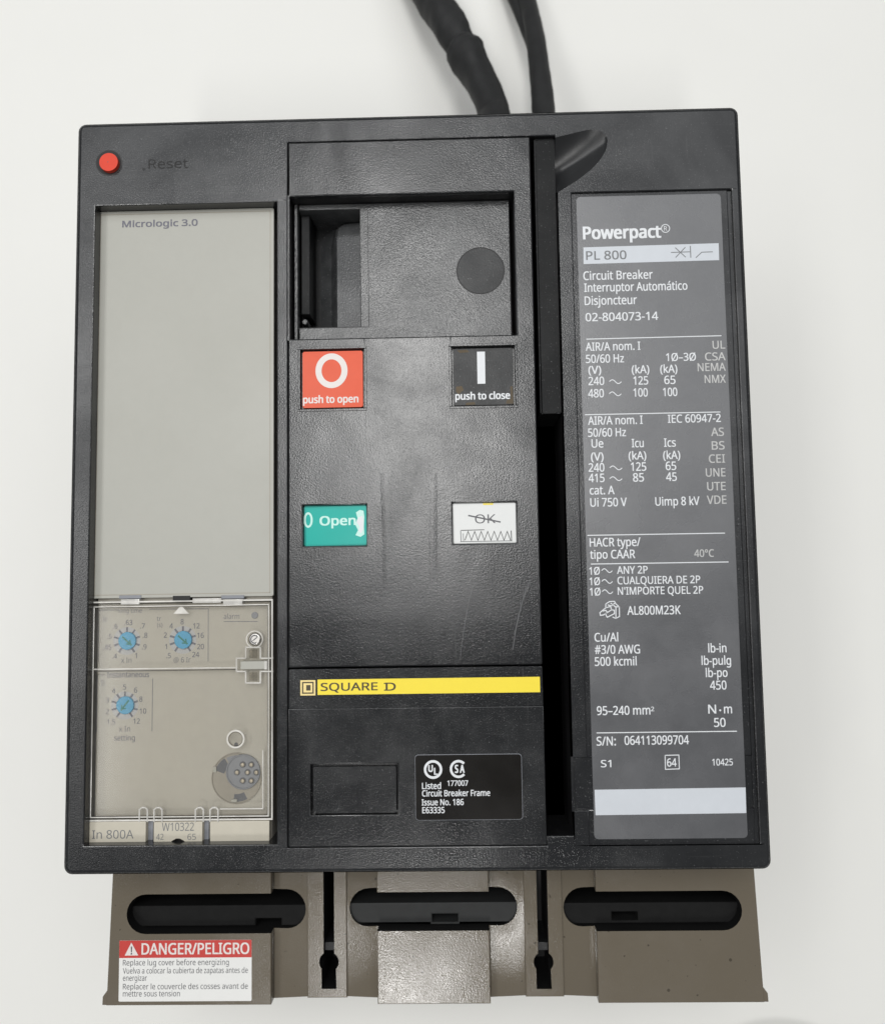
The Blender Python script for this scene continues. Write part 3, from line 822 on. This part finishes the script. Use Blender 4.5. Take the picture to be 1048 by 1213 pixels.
pl(B, [(545.5, 628.3), (573.5, 627.5)], 0.8, z + .02, 'black_ink'); pl(B, [(545.5, 629), (546, 641)], 0.8, z + .02, 'ink'); pl(B, [(548.5, 632), (549, 641)], 0.7, z + .02, 'ink')
pl(B, [(545, 641.6), (606, 640.6)], 0.7, z + .02, 'ink')
B.rect(RB(572, 596.3, 584, 598, z), z + .02, 'yellow')
B.build('charge_indicator', root)['label'] = 'white window reading OK struck through above a spring symbol'

# ---- nameplate
ZN = -0.7
npl = R((683.8, 234), (853.5, 228), (885.2, 991.5), (702.3, 996), ZN + 0.2)
B = BM()
B.box(npl, ZN, ZN + 0.2, 'plate', 0.06, 1.2)
plate = B.build('nameplate', root)
B = BM()
z = ZN + 0.25
Wm, Dm = 'white', 'dim'
def t(s, x0, y, x1, cap=10.0, m=Wm, bold=0.0): text(B, s, x0, y, x1, cap, z, m, max(bold, 0.013))
def tilde(x0, x1, y):
    pts = []
    for i in range(13):
        f = i / 12; pts.append((x0 + (x1 - x0) * f, y - 2.3 * math.sin(f * 2 * math.pi)))
    pl(B, pts, 1.0, z, Wm)
t('Powerpact', 691, 283, 782.3, 15.2, Wm, 0.035)
c = P(788, 270.3, z); B.ring(c, 1.4, 1.4, 0.24, z, Wm, 0, 360, 28); textc(B, 'R', 788, 270.3, 5.6, z, Wm)
B.flat([P(690.8, 292.8, z), P(851, 287.8, z), P(851.6, 307.9, z), P(691, 312.6, z)], z, 'band')
z += 0.03
t('PL 800', 694.3, 307.6, 741.8, 10.6, 'greyink', 0.012)
pl(B, [(794.5, 298.8), (817, 298.0)], 1.0, z, 'greyink'); pl(B, [(799.5, 293), (812, 304.4)], 1.0, z + .01, 'greyink'); pl(B, [(811.5, 292.6), (800, 304.8)], 1.0, z + .02, 'greyink')
pl(B, [(817.4, 291), (818, 305)], 1.1, z, 'greyink'); pl(B, [(824, 305), (831, 298.5), (844, 298)], 1.0, z, 'greyink')
z -= 0.03
for row in (('Circuit Breaker', 691, 331.6, 773, 10.6), ('Interruptor Automático', 692, 345.6, 814, 10.4), ('Disjoncteur', 692.5, 361.2, 754.2, 10.6), ('02-804073-14', 693.6, 380.5, 779.4, 10),
            ('AIR/A nom. I', 693.7, 415.5, 758.2), ('50/60 Hz', 694, 429.9, 738.8), ('1Ø–3Ø', 789, 427.6, 824, 9.4), ('UL', 844, 413, 858.6, 9.6, Dm), ('CSA', 835, 427, 859.2, 9.6, Dm),
            ('(V)', 697, 442.8, 711.8, 9.6), ('(kA)', 748.3, 442.2, 768.8, 9.6), ('(kA)', 782, 441.6, 802, 9.6), ('NEMA', 826.3, 439.6, 859.3, 9.6, Dm),
            ('240', 697, 456.2, 715.4), ('125', 750.3, 455.6, 767.5), ('65', 786.8, 454.8, 799.8), ('NMX', 834.6, 453.6, 859.4, 9.6, Dm),
            ('480', 696.7, 470.8, 715), ('100', 750.3, 469.8, 767), ('100', 785.3, 469.2, 802),
            ('AIR/A nom. I', 696.5, 503.2, 761), ('IEC 60947-2', 791, 500.8, 853.6, 9.6), ('50/60 Hz', 696.5, 517.4, 741.2), ('AS', 842.3, 516.4, 857.2, 9.8, Dm),
            ('Ue', 700.7, 530.2, 714.4), ('Icu', 748.3, 529.8, 762.2), ('Ics', 786.5, 529.2, 800.2), ('BS', 843, 532.5, 858, 9.8, Dm),
            ('(V)', 700, 545.6, 714.6, 9.6), ('(kA)', 744.6, 544.4, 765.2, 9.6), ('(kA)', 785.5, 543.8, 805.4, 9.6), ('CEI', 839.6, 548.2, 858.5, 9.8, Dm),
            ('240', 697.2, 558.8, 715.6), ('125', 747.3, 557.8, 765.2), ('65', 788.5, 556.8, 800.7), ('UNE', 836, 564.6, 859, 9.8, Dm),
            ('415', 697.2, 571.2, 715.8), ('85', 749.8, 570.5, 762.5), ('45', 789, 569.7, 801.4), ('UTE', 837.6, 580.9, 859.2, 9.8, Dm),
            ('cat. A', 698.5, 585.8, 727.6), ('Ui 750 V', 699.2, 600.2, 742.2), ('Uimp 8 kV', 776.2, 599, 828.3), ('VDE', 837.4, 597, 860.2, 9.8, Dm),
            ('HACR type/', 698.5, 647.6, 758.4), ('tipo CAAR', 699, 662, 752.1), ('40°C', 822.3, 659.8, 845.4, 8.6, Dm),
            ('1Ø', 698, 680.8, 710.2, 8.8), ('ANY 2P', 730.8, 679.8, 766.9, 8.8), ('1Ø', 698.3, 693.2, 710.4, 8.8), ('CUALQUIERA DE 2P', 731.4, 692.2, 829.2, 8.8),
            ('1Ø', 698.6, 705.5, 711, 8.8), ("N'IMPORTE QUEL 2P", 731.7, 704.6, 832.7, 8.8), ('AL800M23K', 743, 728.4, 806, 10),
            ('Cu/Al', 704.2, 760.2, 732), ('#3/0 AWG', 704.5, 774.8, 757.8), ('500 kcmil', 704.5, 788.9, 753.8),
            ('lb-in', 838.9, 773, 860.2), ('lb-pulg', 831, 787.8, 865.6), ('lb-po', 836, 802.2, 861.5), ('450', 841, 817, 860.3), ('95–240 mm', 707, 847.2, 770), ('2', 770.8, 842.6, 774.6, 5),
            ('N', 838.9, 845.4, 848), ('m', 857.5, 845.2, 866.8), ('50', 845.8, 861.2, 859.2), ('S/N:', 706.7, 883.4, 729.2, 10, Wm, 0.006), ('064113099704', 739.8, 882.5, 815.8, 10, Wm, 0.006),
            ('S1', 711.7, 909, 723.8, 8), ('64', 790, 908.2, 801.2, 9), ('10425', 843.6, 907, 867.8, 7.4)):
    t(*row[:4], *(row[4:] if len(row) > 4 else ()))
B.disc(P(852.8, 841.6, z), 0.3, z, Wm, 12)
for x0, x1, y in ((721.5, 735.8, 452), (721.3, 735.6, 466.4), (722, 736.6, 554.2), (722, 736.6, 567), (712.4, 725, 676), (712.6, 725.2, 688.8), (713, 725.6, 701)): tilde(x0, x1, y)
for a, b in (((694.2, 401.6), (854.2, 397.5)), ((692.7, 491.2), (853, 487.9)), ((695.5, 634.2), (858.5, 631.5)), ((699.7, 668.2), (862.7, 665.7)), ((706.4, 868.4), (872.7, 866.4))):
    pl(B, [a, b], 1.1, z, Wm)
pl(B, [(787.5, 895), (803.8, 894.6), (804.4, 911), (788, 911.6), (787.5, 895)], 1.0, z, Wm)
B.flat([P(704, 935.8, z), P(882.9, 933, z), P(883.7, 963.4, z), P(705.2, 966, z)], z, 'band')
# little drawing of a terminal lug
def z9(x, y): return 660 + x / 8.733, 680 + y / 8.733
for pts in (((500, 310), (540, 285), (590, 283), (605, 310), (640, 340), (642, 440), (605, 460), (570, 445)), ((500, 310), (500, 350), (440, 400), (445, 428), (475, 425), (510, 400)), ((505, 430), (515, 448), (590, 410), (588, 375), (560, 370), (500, 410), (505, 430)), ((605, 345), (605, 460)), ((500, 350), (550, 335), (560, 370)), ((550, 300), (600, 340), (640, 340)), ((520, 320), (560, 330), (595, 300)), ((470, 385), (500, 375), (515, 395))):
    pl(B, [z9(*p) for p in pts], 1.15, z, Wm)
B.build('printed_text', plate)

# ---- lug cover below the front
ZL = -26.0
V1, V2 = -29.5, -28.6
yt = -100.0
yb_ = P(500, 1190, ZL)[1]
xl = P(131, 1120, ZL)[0]; xr = P(898, 1120, ZL)[0]
def xx(px, z=ZL, py=1150): return P(px, py, z)[0]
e1, e2, e3, e4 = xx(321), xx(447), xx(580.5), xx(708)
B = BM()
yv = P(390, 1182.5, V1)[1]
rects = []
def valley(a, b, m0, m1):
    rects.append(((a, yb_, b, yt), V1)); rects.append(((m0, yb_, m1, yt), V2))
valley(e1, e2, xx(364, V2), xx(411, V2)); valley(e3, e4, xx(622, V2), xx(667.5, V2))
grid(B, (xl, yb_, xr, yt), ZL, rects, -58.0, 'grey', 0.3, 0.0)
for v in B.b.verts:                                # the cover widens towards its foot; the valleys are cut back a little
    f = (yt - v.co.y) / (yt - yb_)
    if v.co.x < xl + 0.6: v.co.x += 1.15 - 2.3 * f
    if v.co.x > xr - 0.6: v.co.x += -1.2 + 2.4 * f
    if abs(v.co.z - V1) < 0.5 and min(abs(v.co.x - e) for e in (e1, e2, e3, e4)) < 0.05: v.co.z -= 1.0   # the valley floors slope a little
    if abs(v.co.y - yb_) < 0.6 and (e1 + 0.2 < v.co.x < e2 - 0.2 or e3 + 0.2 < v.co.x < e4 - 0.2): v.co.y += 0.9
for x, s in ((xl - 1.1, -1), (xr + 1.1, 1)):          # small foot at each outer corner
    B.prism([(x + 0.5 * -s, yb_ + 0.02), (x + 1.5 * s, yb_ + 0.02), (x + 1.4 * s, yb_ + 2.6), (x + 0.25 * s, yb_ + 4.2), (x - 0.5 * s, yb_ + 4.2)], -58, ZL - 0.3, 'grey', 0.2)
cover = B.build('lug_cover', root)
cover.data.materials.append(M['void'])
def stadium(x0, y0, x1, y1, n=12):
    r = (y1 - y0) / 2; cy = (y0 + y1) / 2; pts = []
    for i in range(n + 1): a = math.radians(-90 + 180 * i / n); pts.append((x1 - r + r * math.cos(a), cy + r * math.sin(a)))
    for i in range(n + 1): a = math.radians(90 + 180 * i / n); pts.append((x0 + r + r * math.cos(a), cy + r * math.sin(a)))
    return pts
CUT = BM()
sl = [R((152, 1060), (361, 1058), (361, 1103), (152, 1107), ZL - 1.5), R((413, 1056), (613, 1054), (613, 1100), (413, 1102), ZL - 1.5), R((668, 1055), (877, 1053), (877, 1100), (668, 1102), ZL - 1.5)]
sl[0] = (sl[0][0], sl[1][1] - 0.4, sl[0][2], sl[1][3] - 0.1); 
for r in sl: CUT.prism(stadium(*r), -54, -20, 'void')
for px in (389.5, 643):
    x = xx(px, V2, 1110); y0 = P(px, 1172, V2)[1]; y1 = P(px, 1040, V2)[1]; yc = P(px, 1140, V2)[1]
    kw_, hw, rr = 1.75, 2.45, 3.2
    pts = [(x - kw_, y1 + 4), (x - kw_, yc + 2.6)]
    pts += [(x + rr * math.cos(math.radians(a)), yc + rr * math.sin(math.radians(a))) for a in range(125, 226, 12)]
    pts += [(x - hw, y0), (x + hw, y0)]
    pts += [(x + rr * math.cos(math.radians(a)), yc + rr * math.sin(math.radians(a))) for a in range(-45, 56, 12)]
    pts += [(x + kw_, yc + 2.6), (x + kw_, y1 + 4)]
    CUT.prism(pts, -54, -20, 'void')
cut = CUT.build('cutter')
md = cover.modifiers.new('cut', 'BOOLEAN'); md.operation = 'DIFFERENCE'; md.object = cut; md.solver = 'EXACT'
try: md.material_mode = 'TRANSFER'
except Exception: pass
dg = bpy.context.evaluated_depsgraph_get(); dg.update()
nm = bpy.data.meshes.new_from_object(cover.evaluated_get(dg))
cover.modifiers.clear(); old = cover.data; cover.data = nm; nm.name = 'lug_cover'; bpy.data.meshes.remove(old)
bpy.data.objects.remove(cut)
flatten(nm)

# terminals inside the slots and the ribs in the keyholes
for i, r in enumerate(sl):
    B = BM()
    w = r[2] - r[0]; x0 = r[0] - 1; x1 = r[2] + 1
    nx = P((318, 527, 740)[i], 1092, -31)[0]; ny = P(527, (1092, 1088, 1087)[i], -31)[1]
    grid(B, (x0, r[1] + 0.5, x1, r[1] + 7.2), -31.0, [((nx - 4.2, ny - 1.3, nx + 4.2, ny + 1.3), -48.0)], -54, 'shade' if i == 1 else 'dim_black', 0.5, 0.0, None, 'void')
    B.build('terminal_block', root)
for px in (389.5, 643):
    B = BM()
    x = xx(px, V2, 1110); y = P(px, 1126, V2)[1]
    B.box((x - 1.7, y - 1.0, x + 1.7, y + 1.6), -50, -31, 'dark', 0.2)
    B.build('cover_clip', root)

# danger label
zd = ZL
dl = R((141.3, 1114.9), (298.6, 1113), (297.6, 1186), (140.8, 1186.8), zd)
ys_ = P(200, 1134.8, zd)[1]
B = BM()
B.box(dl, zd + 0.005, zd + 0.09, 'paper', 0.0, 0.3)
z = zd + 0.12
B.rect((dl[0] + .02, ys_, dl[2] - .02, dl[3] - .02), z, 'danger')
z = zd + 0.15
B.flat([P(147.7, 1132.4, z), P(163.8, 1132.2, z), P(155.6, 1117, z)], z, 'pinkwhite')
textc(B, '!', 155.7, 1126.4, 8.5, z + .03, 'ink', 0.02)
text(B, 'DANGER/PELIGRO', 167.9, 1131, 295, 12.2, z, 'pinkwhite', 0.02)
for s, y, x1 in (('Replace lug cover before energizing', 1144.2, 271), ('Vuelva a colocar la cubierta de zapatas antes de', 1153.8, 293.5), ('energizar', 1162.4, 174), ('Replacer le couvercle des cosses avant de', 1172.6, 293.5), ('mettre sous tension', 1181, 213)):
    text(B, s, 145.5, y, x1, 6.2, z, 'ink', 0.006)
B.build('danger_label', cover)

# ------------------------------------------------------------------ cables behind the breaker
def tube(B, pts, m, n=20, sub=8, flat=1.0):
    """smooth tube through (x, y, z, radius) points"""
    P4 = [Vector(p) for p in pts]
    out = []
    for i in range(len(P4) - 1):
        p0 = P4[max(i - 1, 0)]; p1 = P4[i]; p2 = P4[i + 1]; p3 = P4[min(i + 2, len(P4) - 1)]
        for k in range(sub):
            u = k / sub
            out.append(0.5 * ((2 * p1) + (p2 - p0) * u + (2 * p0 - 5 * p1 + 4 * p2 - p3) * u * u + (3 * p1 - p0 - 3 * p2 + p3) * u ** 3))
    out.append(P4[-1])
    rings = []
    for i, p in enumerate(out):
        a = out[max(i - 1, 0)]; b = out[min(i + 1, len(out) - 1)]
        d = Vector((b[0] - a[0], b[1] - a[1], b[2] - a[2])).normalized()
        s = d.cross(Vector((0, 0, 1))).normalized(); u = s.cross(d)
        r = p[3]
        rings.append([B.b.verts.new(Vector((p[0], p[1], p[2])) + (s * math.cos(k * 2 * math.pi / n) + u * flat * math.sin(k * 2 * math.pi / n)) * r * (1 + 0.04 * math.sin(3 * k * 2 * math.pi / n + i * 0.35) + 0.012 * math.sin(i * 1.3 + k * 0.6))) for k in range(n)])
    mi = B.mi(m)
    for a, b in zip(rings, rings[1:]):
        for k in range(n): B.b.faces.new((a[k], a[(k + 1) % n], b[(k + 1) % n], b[k])).material_index = mi
    B.b.faces.new(rings[0][::-1]).material_index = mi; B.b.faces.new(rings[-1]).material_index = mi

def q(px, py, z, r): return (*P(px, py, z), z, r)
B = BM()
s0 = q(590, 160, -75, 6.6); 
tube(B, [(s0[0] + 4, 105, -70, 6.6), s0, q(584, 130, -80, 6.5), q(567, 92, -85, 7.0), q(553.5, 67, -87.5, 8.2), q(550, 60, -88.5, 8.0), q(547, 56, -89.5, 6.5)], 'sleeve')
tube(B, [q(556, 72, -90.5, 5.6), q(548, 56, -91, 6.3), q(537, 38, -92, 7.5), q(525, 18, -94, 7.6), q(512, -2, -98, 7.8), q(485, -50, -106, 8.3), q(450, -110, -111.5, 8.3), q(400, -190, -111.7, 8.3), q(330, -270, -111.7, 8.3)], 'sleeve')
o = B.build('cable_bundle')
o['label'] = 'thick black sleeved cable with a kink, left of the two behind the breaker'; o['category'] = 'cable'
B = BM()
s0 = q(648, 165, -75, 4.6)
tube(B, [(s0[0], 105, -70, 4.6), s0, q(643.5, 128, -80, 4.75), q(640, 95, -84, 4.5), q(636.5, 60, -89, 4.2), q(630, 25, -96, 3.9), q(624, -5, -102, 3.8), q(612, -60, -112, 3.8), q(590, -140, -116, 3.8), q(555, -230, -116, 3.8)], 'sleeve', flat=0.9)
tube(B, [(s0[0] - 2, 105, -74, 2.2), q(645, 165, -79, 2.2), q(640, 120, -86, 2.2), q(632, 62, -94, 2.4), q(622, 30, -101, 2.8), q(609, -3, -107, 3.2), q(585, -60, -114, 3.3), q(550, -140, -116.6, 3.3), q(500, -230, -116.6, 3.3)], 'sleeve')
o = B.build('cable_pair')
o['label'] = 'thinner black cable pair right of the kinked cable, running up behind the breaker'; o['category'] = 'cable'

# sliver of a round thing at the lower edge of the picture
B = BM()
c = P(926, 1229.5, -ZF + 9)
B.cyl((c[0], c[1] - 46.5), 46, -ZF, -ZF + 9, 'taupe', 2.0, 96)
o = B.build('round_base')
o['label'] = 'dark taupe rounded edge just entering the picture at its bottom right'; o['category'] = 'round base'
